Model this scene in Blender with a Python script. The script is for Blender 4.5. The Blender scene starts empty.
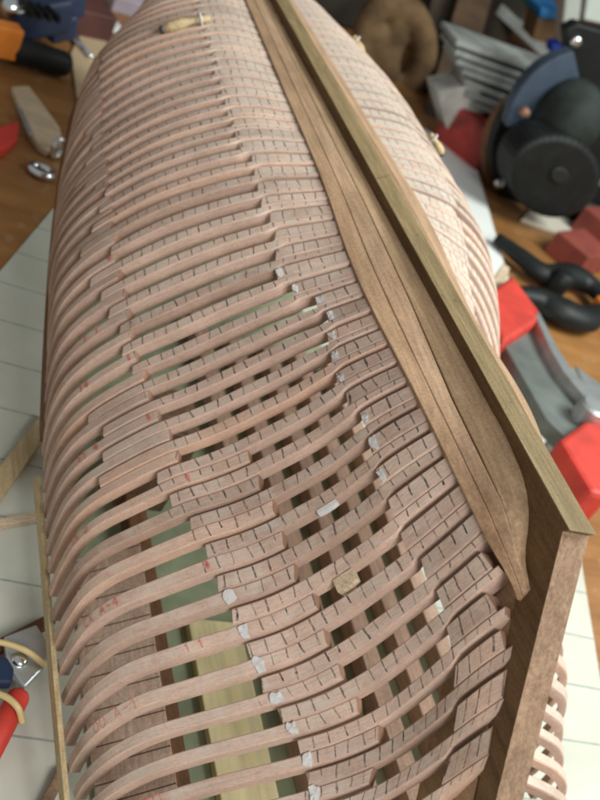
import bpy, bmesh, math, random
import numpy as np
from mathutils import Vector, Matrix
random.seed(7); np.random.seed(7)
S=0.014                      # one frame spacing of the model = 14 mm
scene=bpy.context.scene
COL=scene.collection
# ------------------------------------------------------------------ camera
FPX=1000.0
def camera_axes():
    k=np.array([-327,950,FPX]); sl=.17
    Lx=(FPX*FPX-950*130+950*sl*280)/(327+950*sl); Ly=-130-sl*(Lx-280)
    L=np.array([Lx,Ly,FPX]); k=k/np.linalg.norm(k); L=L/np.linalg.norm(L)
    n=np.cross(k,L)
    if n[1]>0: n=-n
    return np.array([L,k,-n])
M=camera_axes()
CAM=np.array([-.37,0,0])-M@(np.array([270,-130,FPX])/FPX*30.0)
cd=bpy.data.cameras.new('camera'); cam=bpy.data.objects.new('camera',cd); COL.objects.link(cam)
r,u,fw=M[:,0],M[:,1],M[:,2]
cam.matrix_world=Matrix(((r[0],u[0],-fw[0],CAM[0]*S),(r[1],u[1],-fw[1],CAM[1]*S),(r[2],u[2],-fw[2],CAM[2]*S),(0,0,0,1)))
cd.sensor_fit='VERTICAL'; cd.sensor_height=34.6; cd.sensor_width=25.95; cd.lens=FPX/800*34.6
cd.clip_start=.01; cd.clip_end=50
cd.dof.use_dof=True; cd.dof.focus_distance=34.5*S; cd.dof.aperture_fstop=11.5
scene.camera=cam
def ray(px,py):
    w=M@np.array([px-300,400-py,FPX]); return w
def hitz(px,py,z):
    w=ray(px,py); return CAM+w*((z-CAM[2])/w[2])
def hity(px,py,y):
    w=ray(px,py); return CAM+w*((y-CAM[1])/w[1])
# ------------------------------------------------------------------ materials
def nt(name):
    m=bpy.data.materials.new(name); m.use_nodes=True; t=m.node_tree
    return m,t,t.nodes,t.links,t.nodes['Principled BSDF']
def N(t,typ,**kw):
    n=t.nodes.new(typ)
    for a,b in kw.items(): setattr(n,a,b)
    return n
def mixc(t,fac,a,b,mode='MIX'):
    n=t.nodes.new('ShaderNodeMix'); n.data_type='RGBA'; n.blend_type=mode
    for s,v in ((0,fac),(6,a),(7,b)):
        if hasattr(v,'links') or hasattr(v,'is_linked'): t.links.new(v,n.inputs[s])
        else: n.inputs[s].default_value=v if s==0 else (*v,1)
    return n.outputs[2]
def ramp(t,inp,stops):
    n=t.nodes.new('ShaderNodeValToRGB'); e=n.color_ramp.elements
    while len(e)<len(stops): e.new(.5)
    for q,(p,c) in zip(e,stops): q.position=p; q.color=(*c,1) if len(c)==3 else c
    t.links.new(inp,n.inputs[0]); return n.outputs[0]
def math_(t,op,a,b=None,c=None):
    n=t.nodes.new('ShaderNodeMath'); n.operation=op
    for i,v in enumerate((a,b,c)):
        if v is None: continue
        if hasattr(v,'is_linked'): t.links.new(v,n.inputs[i])
        else: n.inputs[i].default_value=v
    return n.outputs[0]
def noise(t,vec,scale,detail=4,rough=.6,dist=0):
    n=t.nodes.new('ShaderNodeTexNoise'); n.inputs['Scale'].default_value=scale; n.inputs['Detail'].default_value=detail
    n.inputs['Roughness'].default_value=rough; n.inputs['Distortion'].default_value=dist
    if vec is not None: t.links.new(vec,n.inputs['Vector'])
    return n.outputs[0]
def mapping(t,vec,scale=(1,1,1),rot=(0,0,0),loc=(0,0,0)):
    n=t.nodes.new('ShaderNodeMapping'); n.inputs['Scale'].default_value=scale; n.inputs['Rotation'].default_value=rot; n.inputs['Location'].default_value=loc
    t.links.new(vec,n.inputs['Vector']); return n.outputs[0]
def bump(t,b,h,strength=.3,dist=.001):
    n=t.nodes.new('ShaderNodeBump'); n.inputs['Strength'].default_value=strength; n.inputs['Distance'].default_value=dist
    t.links.new(h,n.inputs['Height']); t.links.new(n.outputs[0],b.inputs['Normal'])
def objc(t): return t.nodes.new('ShaderNodeTexCoord').outputs['Object']
def wood(name,c1,c2,axis=1,scale=1.0,rough=.6,bumpy=.25,dark=None):
    """planed timber: fibres along one local axis, a little blotching, pores"""
    m,t,n,l,b=nt(name); co=objc(t)
    sc=[160*scale]*3; sc[axis]=9*scale
    g=noise(t,mapping(t,co,sc),1.0,5,.65,.3)
    sc2=[520*scale]*3; sc2[axis]=40*scale
    p=noise(t,mapping(t,co,sc2),1.0,2,.5)
    bl=noise(t,co,26*scale,3,.6)
    col=ramp(t,g,[(.3,c1),(.7,c2)])
    col=mixc(t,.55,col,ramp(t,p,[(.3,(.62,.6,.58)),(.62,(1.06,1.05,1.04))]),'MULTIPLY')
    col=mixc(t,.6,col,ramp(t,bl,[(.3,(.8,.8,.8)),(.7,(1.15,1.14,1.12))]),'MULTIPLY')
    spk=noise(t,co,700,2,.6); col=mixc(t,.6 if scale>.5 else .15,col,ramp(t,spk,[(.35,(.74,.73,.72)),(.65,(1.16,1.15,1.13))]),'MULTIPLY')
    if dark:
        sp=noise(t,co,95*scale,2,.5); col=mixc(t,ramp(t,sp,[(.68,(0,0,0)),(.74,(.6,.6,.6))]),col,dark)
    l.new(col,b.inputs['Base Color']); b.inputs['Roughness'].default_value=rough; b.inputs['Specular IOR Level'].default_value=.25
    bump(t,b,g,bumpy,.0006); return m
def plain(name,c,rough=.5,metal=0.,var=.18,scale=60,spec=.5,bumpy=0.,detail=4):
    m,t,n,l,b=nt(name); co=objc(t); q=noise(t,co,scale,detail,.6)
    lo=tuple(max(0,x*(1-var)) for x in c); hi=tuple(min(1,x*(1+var)) for x in c)
    l.new(ramp(t,q,[(.3,lo),(.7,hi)]),b.inputs['Base Color'])
    b.inputs['Roughness'].default_value=rough; b.inputs['Metallic'].default_value=metal; b.inputs['Specular IOR Level'].default_value=spec
    if bumpy: bump(t,b,q,bumpy,.001)
    return m
def rib_material(name,base1,base2):
    """frame timber: fibres along the timber, pencilled plank lines on the outer face only (UV layer 'pencil': v<0 elsewhere)"""
    m,t,n,l,b=nt(name)
    uvp=N(t,'ShaderNodeUVMap',uv_map='pencil').outputs[0]; uvg=N(t,'ShaderNodeUVMap',uv_map='grain').outputs[0]
    info=N(t,'ShaderNodeObjectInfo').outputs['Random']; co=objc(t)
    off=N(t,'ShaderNodeCombineXYZ'); l.new(math_(t,'MULTIPLY',info,37.0),off.inputs[0]); l.new(math_(t,'MULTIPLY',info,91.0),off.inputs[1])
    va=N(t,'ShaderNodeVectorMath',operation='ADD'); l.new(uvg,va.inputs[0]); l.new(off.outputs[0],va.inputs[1])
    g=noise(t,mapping(t,va.outputs[0],(.55,9,1)),1.0,5,.65,.25)
    fine=noise(t,mapping(t,va.outputs[0],(3.2,26,1)),1.0,2,.55)
    bl=noise(t,co,40,3,.6)
    col=ramp(t,g,[(.28,base1),(.72,base2)])
    col=mixc(t,.6,col,ramp(t,fine,[(.3,(.72,.70,.69)),(.6,(1.07,1.05,1.04))]),'MULTIPLY')
    col=mixc(t,.75,col,ramp(t,bl,[(.3,(.82,.80,.79)),(.7,(1.14,1.12,1.12))]),'MULTIPLY')
    col=mixc(t,.9,col,ramp(t,info,[(0,(.74,.69,.64)),(.25,(.92,.90,.89)),(.5,(1.0,.97,.95)),(.75,(1.1,1.10,1.08)),(1,(1.12,1.0,.90))]),'MULTIPLY')
    sep=N(t,'ShaderNodeSeparateXYZ'); l.new(uvp,sep.inputs[0]); U,V=sep.outputs[0],sep.outputs[1]
    fl=noise(t,mapping(t,va.outputs[0],(5.5,75,1)),1.0,1,.4)
    col=mixc(t,ramp(t,fl,[(.60,(0,0,0)),(.68,(.55,.55,.55))]),col,(.25,.14,.10))
    sw=noise(t,mapping(t,va.outputs[0],(30,2.0,1)),1.0,2,.6)
    col=mixc(t,.5,col,ramp(t,sw,[(.35,(.86,.85,.84)),(.6,(1.05,1.05,1.04))]),'MULTIPLY')
    # patchy sanding dust on the outer face, plus painted window glare far and right
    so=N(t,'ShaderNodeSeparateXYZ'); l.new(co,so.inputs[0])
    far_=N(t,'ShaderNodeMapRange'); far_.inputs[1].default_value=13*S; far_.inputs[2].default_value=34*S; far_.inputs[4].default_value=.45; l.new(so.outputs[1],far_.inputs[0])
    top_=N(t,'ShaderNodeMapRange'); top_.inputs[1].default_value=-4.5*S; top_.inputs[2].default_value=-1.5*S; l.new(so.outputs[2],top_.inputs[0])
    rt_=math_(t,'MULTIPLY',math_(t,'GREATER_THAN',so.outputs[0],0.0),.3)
    glare=math_(t,'ADD',math_(t,'MULTIPLY',far_.outputs[0],top_.outputs[0]),rt_)
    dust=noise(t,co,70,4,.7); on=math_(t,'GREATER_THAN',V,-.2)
    col=mixc(t,math_(t,'MINIMUM',math_(t,'MULTIPLY',on,math_(t,'ADD',ramp(t,dust,[(.45,(.05,.05,.05)),(.7,(.6,.6,.6))]),glare)),.85),col,(.58,.525,.455))
    col=mixc(t,math_(t,'LESS_THAN',V,-1.5),col,mixc(t,1.0,col,(.62,.52,.45),'MULTIPLY'))
    # pencil ticks
    wob=math_(t,'MULTIPLY_ADD',noise(t,mapping(t,co,(130,130,130)),1.0,1,.5),.24,-.12)
    fr=math_(t,'FRACT',math_(t,'ADD',math_(t,'ADD',U,wob),.5))
    d=math_(t,'ABSOLUTE',math_(t,'SUBTRACT',fr,.5))
    cell=math_(t,'FLOOR',math_(t,'ADD',U,.5))
    wn=N(t,'ShaderNodeTexWhiteNoise',noise_dimensions='2D'); cx=N(t,'ShaderNodeCombineXYZ'); l.new(cell,cx.inputs[0]); l.new(math_(t,'MULTIPLY',info,53.0),cx.inputs[1]); l.new(cx.outputs[0],wn.inputs['Vector'])
    rnd=wn.outputs[0]
    sh=math_(t,'MULTIPLY_ADD',math_(t,'FRACT',math_(t,'MULTIPLY',rnd,5.7)),.22,-.11)
    tl=math_(t,'MULTIPLY',math_(t,'SUBTRACT',V,.5),math_(t,'MULTIPLY_ADD',math_(t,'FRACT',math_(t,'MULTIPLY',rnd,17.9)),.26,-.13))
    d=math_(t,'ABSOLUTE',math_(t,'ADD',math_(t,'SUBTRACT',fr,.5),math_(t,'ADD',sh,tl)))
    width=math_(t,'MULTIPLY_ADD',rnd,.036,.030)
    line=math_(t,'LESS_THAN',d,width)
    # some strokes stop short of the near edge
    short=math_(t,'GREATER_THAN',V,math_(t,'MULTIPLY_ADD',math_(t,'POWER',math_(t,'FRACT',math_(t,'MULTIPLY',rnd,7.31)),5.0),.7,-.05))
    grainy=ramp(t,noise(t,co,420,2,.6),[(.30,(.35,.35,.35)),(.55,(1,1,1))])
    a=math_(t,'MULTIPLY',math_(t,'MULTIPLY',line,short),math_(t,'MULTIPLY_ADD',math_(t,'FRACT',math_(t,'MULTIPLY',rnd,3.7)),.35,.62))
    a=math_(t,'MULTIPLY',a,on)
    blob=math_(t,'MULTIPLY',math_(t,'LESS_THAN',d,.085),math_(t,'GREATER_THAN',math_(t,'FRACT',math_(t,'MULTIPLY',rnd,11.3)),.86))
    sm=ramp(t,noise(t,co,260,3,.7),[(.5,(0,0,0)),(.6,(.8,.8,.8))])
    a2=math_(t,'MULTIPLY',math_(t,'MULTIPLY',blob,sm),math_(t,'MULTIPLY',on,short))
    col=mixc(t,math_(t,'MAXIMUM',math_(t,'MULTIPLY',a,grainy),a2),col,(.022,.020,.024))
    l.new(col,b.inputs['Base Color']); b.inputs['Roughness'].default_value=.62; b.inputs['Specular IOR Level'].default_value=.22
    h=math_(t,'ADD',math_(t,'MULTIPLY',g,.7),math_(t,'MULTIPLY',fine,.5)); h=math_(t,'ADD',h,math_(t,'MULTIPLY',sw,.5)); bump(t,b,h,.5,.0006)
    return m
MAT={}
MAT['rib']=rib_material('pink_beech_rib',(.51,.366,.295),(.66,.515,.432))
MAT['keel']=wood('olive_walnut_facing',(.175,.125,.062),(.31,.232,.122),1,1.0,.6,.3,(.06,.035,.015))
MAT['dark']=wood('dark_walnut',(.125,.068,.030),(.215,.125,.060),1,1.0,.55,.3)
MAT['post']=wood('reddish_walnut',(.235,.15,.098),(.37,.255,.17),2,1.0,.55,.3,(.06,.03,.015))
MAT['dead']=wood('light_brown_walnut',(.35,.22,.13),(.49,.325,.205),1,.9,.6,.3)
MAT['brown']=wood('brown_batten',(.13,.06,.028),(.22,.11,.055),1,1.,.6)
MAT['pale']=wood('pale_lime_wood',(.50,.38,.21),(.64,.51,.30),1,1.0,.6)
MAT['pine']=wood('pine',(.78,.67,.36),(.88,.80,.50),1,.35,.6)
MAT['scrap']=wood('cream_scrap_wood',(.55,.42,.29),(.70,.57,.42),0,1.4,.7,.5)
MAT['white']=plain('white_glue_paper',(.70,.69,.68),.6,0,.14,260)
MAT['white'].node_tree.nodes['Principled BSDF'].inputs['Alpha'].default_value=.78
MAT['red_ink']=plain('red_ink',(.62,.17,.13),.7,0,.45,420)
MAT['pencil']=plain('graphite',(.05,.05,.055),.6,0,.2,300)
# ------------------------------------------------------------------ mesh helpers
def link(name,verts,faces,mat,parent=None,smooth=False):
    me=bpy.data.meshes.new(name); me.from_pydata([tuple(np.asarray(v,float)*S) for v in verts],[],faces)
    me.update(); o=bpy.data.objects.new(name,me); COL.objects.link(o)
    if mat: me.materials.append(mat)
    if smooth:
        for p in me.polygons: p.use_smooth=True
    if parent is not None: o.parent=parent
    return o
def link_bm(name,bm,mat,parent=None,smooth=False):
    bmesh.ops.recalc_face_normals(bm,faces=bm.faces)
    me=bpy.data.meshes.new(name); bm.to_mesh(me); bm.free()
    for v in me.vertices: v.co*=S
    o=bpy.data.objects.new(name,me); COL.objects.link(o)
    for m_ in (mat if isinstance(mat,(list,tuple)) else [mat]): me.materials.append(m_)
    if smooth:
        for p in me.polygons: p.use_smooth=True
    if parent is not None: o.parent=parent
    return o
def tag(o,label=None,cat=None,group=None,kind=None):
    if label: o['label']=label
    if cat: o['category']=cat
    if group: o['group']=group
    if kind: o['kind']=kind
    return o
def empty(name,loc=(0,0,0)):
    o=bpy.data.objects.new(name,None); o.empty_display_size=.01; COL.objects.link(o); o.location=tuple(np.asarray(loc,float)*S); return o
def fixparent(root):
    """children were built in world coordinates: keep them there under a root that is not at the origin"""
    bpy.context.view_layer.update()
    for c in root.children: c.matrix_parent_inverse=Matrix.Translation(-root.location)
def loft(rings,closed=True,caps=True):
    n=len(rings[0]); V=[p for r_ in rings for p in r_]; F=[]
    for a in range(len(rings)-1):
        for j in range(n if closed else n-1):
            k=(j+1)%n; F.append((a*n+j,a*n+k,(a+1)*n+k,(a+1)*n+j))
    if caps: F.append(tuple(range(n))[::-1]); F.append(tuple((len(rings)-1)*n+j for j in range(n)))
    return V,F
def bm_from(V,F,bm=None):
    bm=bm or bmesh.new(); vs=[bm.verts.new(tuple(v)) for v in V]
    for f in F:
        try: bm.faces.new([vs[i] for i in f])
        except ValueError: pass
    return bm
def bm_box(c,ax,half,bevel=.0,bm=None,seg=2):
    """box at c with axes ax (3 unit vectors) and half sizes"""
    b2=bmesh.new(); ax=[np.asarray(a,float) for a in ax]; vs=[]
    for sx in (-1,1):
        for sy in (-1,1):
            for sz in (-1,1): vs.append(b2.verts.new(tuple(np.asarray(c,float)+ax[0]*sx*half[0]+ax[1]*sy*half[1]+ax[2]*sz*half[2])))
    for f in ((0,1,3,2),(4,6,7,5),(0,4,5,1),(2,3,7,6),(0,2,6,4),(1,5,7,3)): b2.faces.new([vs[i] for i in f])
    bmesh.ops.recalc_face_normals(b2,faces=b2.faces)
    if bevel: bmesh.ops.bevel(b2,geom=list(b2.edges),offset=bevel,segments=seg,affect='EDGES',profile=.5)
    return merge(bm,b2)
def merge(bm,b2):
    if bm is None: return b2
    me=bpy.data.meshes.new('tmp'); b2.to_mesh(me); b2.free(); bm.from_mesh(me); bpy.data.meshes.remove(me); return bm
def frame_from(a,b,up=(0,0,1)):
    a,b=np.asarray(a,float),np.asarray(b,float); d=b-a; Ln=np.linalg.norm(d); d=d/Ln; up=np.asarray(up,float)
    if abs(np.dot(d,up))>.95: up=np.array([1.,0,0])
    s_=np.cross(up,d); s_/=np.linalg.norm(s_); return d,s_,np.cross(d,s_),Ln
def bar(a,b,w,h,bevel=.0,bm=None,up=(0,0,1)):
    d,s_,u_,Ln=frame_from(a,b,up); return bm_box((np.asarray(a,float)+np.asarray(b,float))/2,(d,s_,u_),(Ln/2,w/2,h/2),bevel,bm)
def tube(pts,rad,n=12,bm=None,closed=False,caps=True):
    pts=[np.asarray(p,float) for p in pts]; rads=rad if hasattr(rad,'__len__') else [rad]*len(pts); rings=[]; ref=None
    for i,p in enumerate(pts):
        if closed: d=pts[(i+1)%len(pts)]-pts[i-1]
        else: d=pts[min(i+1,len(pts)-1)]-pts[max(i-1,0)]
        d=d/np.linalg.norm(d)
        if ref is None:
            ref=np.array([0,0,1.]) if abs(d[2])<.9 else np.array([1.,0,0])
        s_=np.cross(ref,d); s_/=np.linalg.norm(s_); u_=np.cross(d,s_); ref=u_
        rings.append([p+rads[i]*(math.cos(2*math.pi*j/n)*s_+math.sin(2*math.pi*j/n)*u_) for j in range(n)])
    if closed: rings.append(rings[0])
    V,F=loft(rings,True,caps and not closed); b2=bm_from(V,F)
    if closed: bmesh.ops.remove_doubles(b2,verts=b2.verts,dist=1e-5)
    bmesh.ops.recalc_face_normals(b2,faces=b2.faces)
    return merge(bm,b2)
def prism(outline,o,ex,ey,ez,depth,bevel=0.,bm=None,seg=2):
    """extrude a 2D outline (list of (u,v)) lying in plane o+u*ex+v*ey along ez by depth"""
    ex,ey,ez,o=[np.asarray(q,float) for q in (ex,ey,ez,o)]; b2=bmesh.new()
    lo=[b2.verts.new(tuple(o+u*ex+v*ey)) for u,v in outline]; hi=[b2.verts.new(tuple(o+u*ex+v*ey+ez*depth)) for u,v in outline]
    n=len(lo); b2.faces.new(lo[::-1]); b2.faces.new(hi)
    for i in range(n): b2.faces.new((lo[i],lo[(i+1)%n],hi[(i+1)%n],hi[i]))
    bmesh.ops.recalc_face_normals(b2,faces=b2.faces)
    if bevel: bmesh.ops.bevel(b2,geom=[e for e in b2.edges],offset=bevel,segments=seg,affect='EDGES',profile=.5)
    return merge(bm,b2)
def smooth_line(P,n=40,closed=False):
    P=np.array(P,float); 
    if closed: P=np.vstack([P[-1:],P,P[:2]])
    else: P=np.vstack([2*P[0]-P[1],P,2*P[-1]-P[-2]])
    out=[]; m=len(P)-3
    for q in np.linspace(0,m,n,endpoint=not closed):
        i=min(int(q),m-1); s=q-i; a,b,c,d=P[i:i+4]
        out.append(.5*((2*b)+(c-a)*s+(2*a-5*b+4*c-d)*s*s+(3*b-3*c+d-a)*s**3))
    return np.array(out)
# traced half sections, keel -> foot, (distance from centre plane, height); keyed by station along the keel
SECT={
-5.2:[(.40,-9.0),(.75,-10.4),(1.5,-11.7),(2.9,-12.9),(4.9,-14.1),(6.9,-15.3),(8.1,-16.6),(8.7,-18.2)],
-0.55:[(.45,-3.0),(.9,-4.3),(1.25,-6.1),(1.55,-7.9),(2.1,-9.6),(3.2,-10.9),(4.6,-11.8),(7.0,-13.2),(8.6,-14.5),(9.5,-16.2),(9.7,-18.2)],
1.55:[(1.3,-2.3),(1.6,-3.8),(1.95,-5.2),(2.45,-6.8),(3.2,-8.7),(4.2,-10.2),(5.5,-11.2),(7.1,-12.3),(8.7,-13.5),(9.6,-15.0),(9.9,-16.7),(9.8,-18.3)],
5.43:[(2.3,-1.5),(3.0,-2.7),(3.4,-3.6),(3.95,-5.1),(4.9,-6.7),(5.6,-7.7),(6.4,-8.5),(7.4,-9.25),(8.15,-9.95),(9.0,-10.8),(9.95,-11.8),(10.5,-12.9),(10.7,-14.2),(10.7,-16.6)],
14.53:[(2.7,-1.4),(5.1,-3.3),(6.3,-4.45),(7.3,-5.5),(8.4,-6.7),(9.5,-7.85),(10.3,-8.9),(10.9,-9.9),(11.3,-10.9),(11.45,-12.0),(11.4,-13.3),(11.0,-15.6)],
20.:[(2.65,-1.0),(5.2,-2.15),(6.4,-2.95),(7.3,-3.65),(8.9,-5.1),(10.15,-6.6),(11.,-7.8),(11.45,-8.8),(11.7,-9.8),(11.6,-11.4),(11.0,-14.2)],
29.6:[(2.4,-.9),(4.7,-1.35),(7.3,-3.0),(8.85,-4.6),(10.,-6.3),(10.75,-8.2),(10.95,-10.),(10.7,-12),(10.1,-13.6)],
39.2:[(2.1,-.85),(3.4,-.95),(5.5,-1.8),(7.4,-3.2),(8.7,-4.7),(9.4,-6.2),(9.6,-7.8),(9.3,-10),(8.8,-13.0)],
46.:[(1.8,-.85),(2.9,-1.0),(4.3,-1.8),(5.5,-2.9),(6.25,-4.3),(6.7,-5.9),(6.9,-8),(6.7,-10),(6.4,-13)],
53.:[(1.2,-.9),(2.2,-1.3),(3.1,-2.4),(3.8,-3.9),(4.3,-5.8),(4.6,-8),(4.6,-10),(4.5,-13)],
62.:[(.5,-.85),(.9,-1.3),(1.3,-2.4),(1.6,-3.9),(1.8,-5.6),(1.9,-7.6),(1.9,-10),(1.9,-13.0)]}
NS=81
def catmull(P,n):
    P=np.array(P,float); d=np.sqrt(((P[1:]-P[:-1])**2).sum(1)); u=np.r_[0,np.cumsum(d)]
    m=np.zeros_like(P); m[1:-1]=((P[2:]-P[1:-1])/d[1:,None]*d[:-1,None]+(P[1:-1]-P[:-2])/d[:-1,None]*d[1:,None])/(d[1:]+d[:-1])[:,None]
    m[0]=(P[1]-P[0])/d[0]; m[-1]=(P[-1]-P[-2])/d[-1]
    q=np.linspace(0,u[-1],600); i=np.clip(np.searchsorted(u,q,side='right')-1,0,len(d)-1); h=d[i]; s=(q-u[i])/h
    s=s[:,None]; h=h[:,None]
    C=(2*s**3-3*s**2+1)*P[i]+(s**3-2*s**2+s)*h*m[i]+(-2*s**3+3*s**2)*P[i+1]+(s**3-s**2)*h*m[i+1]
    for _ in range(1):
        k=np.ones(25)/25.; pad=np.vstack([2*C[0]-C[12:0:-1],C,2*C[-1]-C[-2:-14:-1]])
        C=np.stack([np.convolve(pad[:,j],k,'valid') for j in (0,1)],1)
    L=np.r_[0,np.cumsum(np.sqrt(((C[1:]-C[:-1])**2).sum(1)))]
    q=np.linspace(0,L[-1],n)
    return np.stack([np.interp(q,L,C[:,j]) for j in (0,1)],1)
YS=np.array(sorted(SECT)); GRID=np.array([catmull(SECT[y],NS) for y in YS])
def section(y):
    i=int(np.clip(np.searchsorted(YS,y)-1,0,len(YS)-2)); h=YS[i+1]-YS[i]; s=(y-YS[i])/h
    def tan(j):
        if j==0: return (GRID[1]-GRID[0])/(YS[1]-YS[0])
        if j==len(YS)-1: return (GRID[-1]-GRID[-2])/(YS[-1]-YS[-2])
        a,b=YS[j]-YS[j-1],YS[j+1]-YS[j]
        return ((GRID[j]-GRID[j-1])/a*b+(GRID[j+1]-GRID[j])/b*a)/(a+b)
    return (2*s**3-3*s**2+1)*GRID[i]+(s**3-2*s**2+s)*h*tan(i)+(-2*s**3+3*s**2)*GRID[i+1]+(s**3-s**2)*h*tan(i+1)
PITCH=1.03; Y0=5.43
# ------------------------------------------------------------------ the model hull
XC=.17   # the centre plane of the keel
def side_section(y,side):
    P=section(y).copy()
    if side>0:                       # the right bilge is a little fuller amidships
        w=np.clip((y-14)/12,0,1); w=w*w*(3-2*w); tt=np.linspace(0,1,NS); b=np.sin(np.clip(tt/.75,0,1)*math.pi)**1.0
        P[:,0]*=1+.08*w*b; P[:,1]+=1.4*w*b
    if side>0:
        w2=1-np.clip((y-3)/7,0,1); w2=w2*w2*(3-2*w2); w3=np.exp(-((y-12)/5.0)**2); P[:,0]*=1-.085*w3
        P[:,0]*=1+.19*w2*np.clip((np.linspace(0,1,NS)-.3)/.4,0,1)
    P[:,0]*=side
    if side>0: P[:,0]+=2*XC
    return P
_cache={}
def sec(y,side):
    k_=(round(y,3),side)
    if k_ not in _cache:
        P=side_section(y,side); T=np.gradient(P,axis=0); T/=np.linalg.norm(T,axis=1)[:,None]
        Nn=np.stack([-T[:,1],T[:,0]],1)*side      # outward in x,z
        _cache[k_]=(P,Nn)
    return _cache[k_]
TT=np.linspace(0,1,NS)
def at(y,side,t):
    P,Nn=sec(y,side); return np.array([np.interp(t,TT,P[:,0]),np.interp(t,TT,P[:,1])]),np.array([np.interp(t,TT,Nn[:,0]),np.interp(t,TT,Nn[:,1])])
def surf(y,side,t,up=0.):
    p,n=at(y,side,t); p=p+n*up; return np.array([p[0],y,p[1]])
DT=.0297
def depth_at(t,y):
    w=float(np.clip((y-11)/5,0,1)); return (1-w)*np.interp(t,[0,.1,.2,.5,1],[.64,.58,.45,.42,.40])+w*np.interp(t,[0,.15,.5,1],[.64,.60,.52,.42])
def sstep(x,a,b):
    s_=np.clip((x-a)/(b-a),0,1); return s_*s_*(3-2*s_)
hull=empty('model_ship_hull',(0,0,-18.5))
tag(hull,'upturned wooden model ship hull of open pink ribs with a dark keel along its top','ship model')
def timber_geo(side,y0,t0,t1,near,far,slant=0.,jit=0.,round0=0.,round1=0.):
    """one curved frame timber; near(t), far(t): offsets along the keel from the station y0"""
    n=max(7,int((t1-t0)*75)+1); ts=np.linspace(t0,t1,n); V=[];tv=[]; lens=0; LN=[]; last=None
    tm=(t0+t1)/2; yn=y0+near(tm); yf=y0+far(tm); c=.04
    for k_,t in enumerate(ts):
        e0=k_==0; e1=k_==n-1
        tn=t+(slant if e1 else 0)-(slant if e0 else 0); tn=min(max(tn,0),1)
        pn,nn=at(yn,side,tn); pf,nf=at(yf,side,t); a=y0+near(t); b=y0+far(t); d=depth_at(t,y0)
        
        def pt(w,h):
            p=pn*(1-w)+pf*w; q=nn*(1-w)+nf*w; p=p+q*(h+jit); return (p[0],a*(1-w)+b*w,p[1])
        W=max(b-a,.05); cw=c/W; ee=.012 if (e0 or e1) else 0
        V+= [pt(0,-c*1.3-ee),pt(cw,-ee),pt(1-cw,-ee),pt(1,-c-ee),pt(1,-d),pt(0,-d)]
        if last is not None: lens+=math.dist(last,V[-5])
        last=V[-5]; LN.append(lens); tv.append(t)
    F=[];INFO=[]
    for k_ in range(n-1):
        for j in range(6):
            jj=(j+1)%6; F.append((k_*6+j,k_*6+jj,(k_+1)*6+jj,(k_+1)*6+j)); INFO.append((k_,j))
    F.append((5,4,3,2,1,0)); INFO.append((0,9)); m_=(n-1)*6; F.append((m_,m_+1,m_+2,m_+3,m_+4,m_+5)); INFO.append((n-1,9))
    if side>0: F=[f[::-1] for f in F]
    return V,F,INFO,tv,LN
GX=[0,.09,.5,.6,1.3,1.9]
def timber(name,side,y0,t0,t1,near,far,tick_to=.53,slant=0.,jit=0.,parent=hull,mat=None):
    V,F,INFO,tv,LN=timber_geo(side,y0,t0,t1,near,far,slant,jit)
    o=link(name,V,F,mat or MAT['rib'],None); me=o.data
    up=me.uv_layers.new(name='pencil'); ug=me.uv_layers.new(name='grain')
    for p,(k_,j) in zip(me.polygons,INFO):
        for li in p.loop_indices:
            vi=me.loops[li].vertex_index; r_,q=divmod(vi,6); t=tv[r_]; gx=GX[q]
            if j==5 and q==0: gx=2.6
            ug.data[li].uv=(LN[r_],gx) if j!=9 else (gx*.3+q*.2,gx)
            if j==1: up.data[li].uv=(t/DT, (0. if q==1 else 1.) if tv[min(k_,len(tv)-1)]<tick_to else -.15)
            else: up.data[li].uv=(t/DT,-2. if j==9 else -1.)
        p.use_smooth=True
    me.set_sharp_from_angle(angle=.5)
    o.parent=parent
    return o
IMIN,IMAX=-9,39
TAB_G1=([-5,-1,0,5,6.5,8.2],[.49,.50,.51,.515,.53,.56])
TAB_G3=([-1,0,1,2.2,4.4,6.4,8.5,10.8,12.2,13.3,14,15.2,16.3,18,20,22,23,28,34,60],[.15,.14,.12,.15,.14,.12,.12,.11,.09,.11,.175,.16,.14,.15,.165,.16,.18,.19,.18,.18])
FR={}
rng=random.Random(3)
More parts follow.
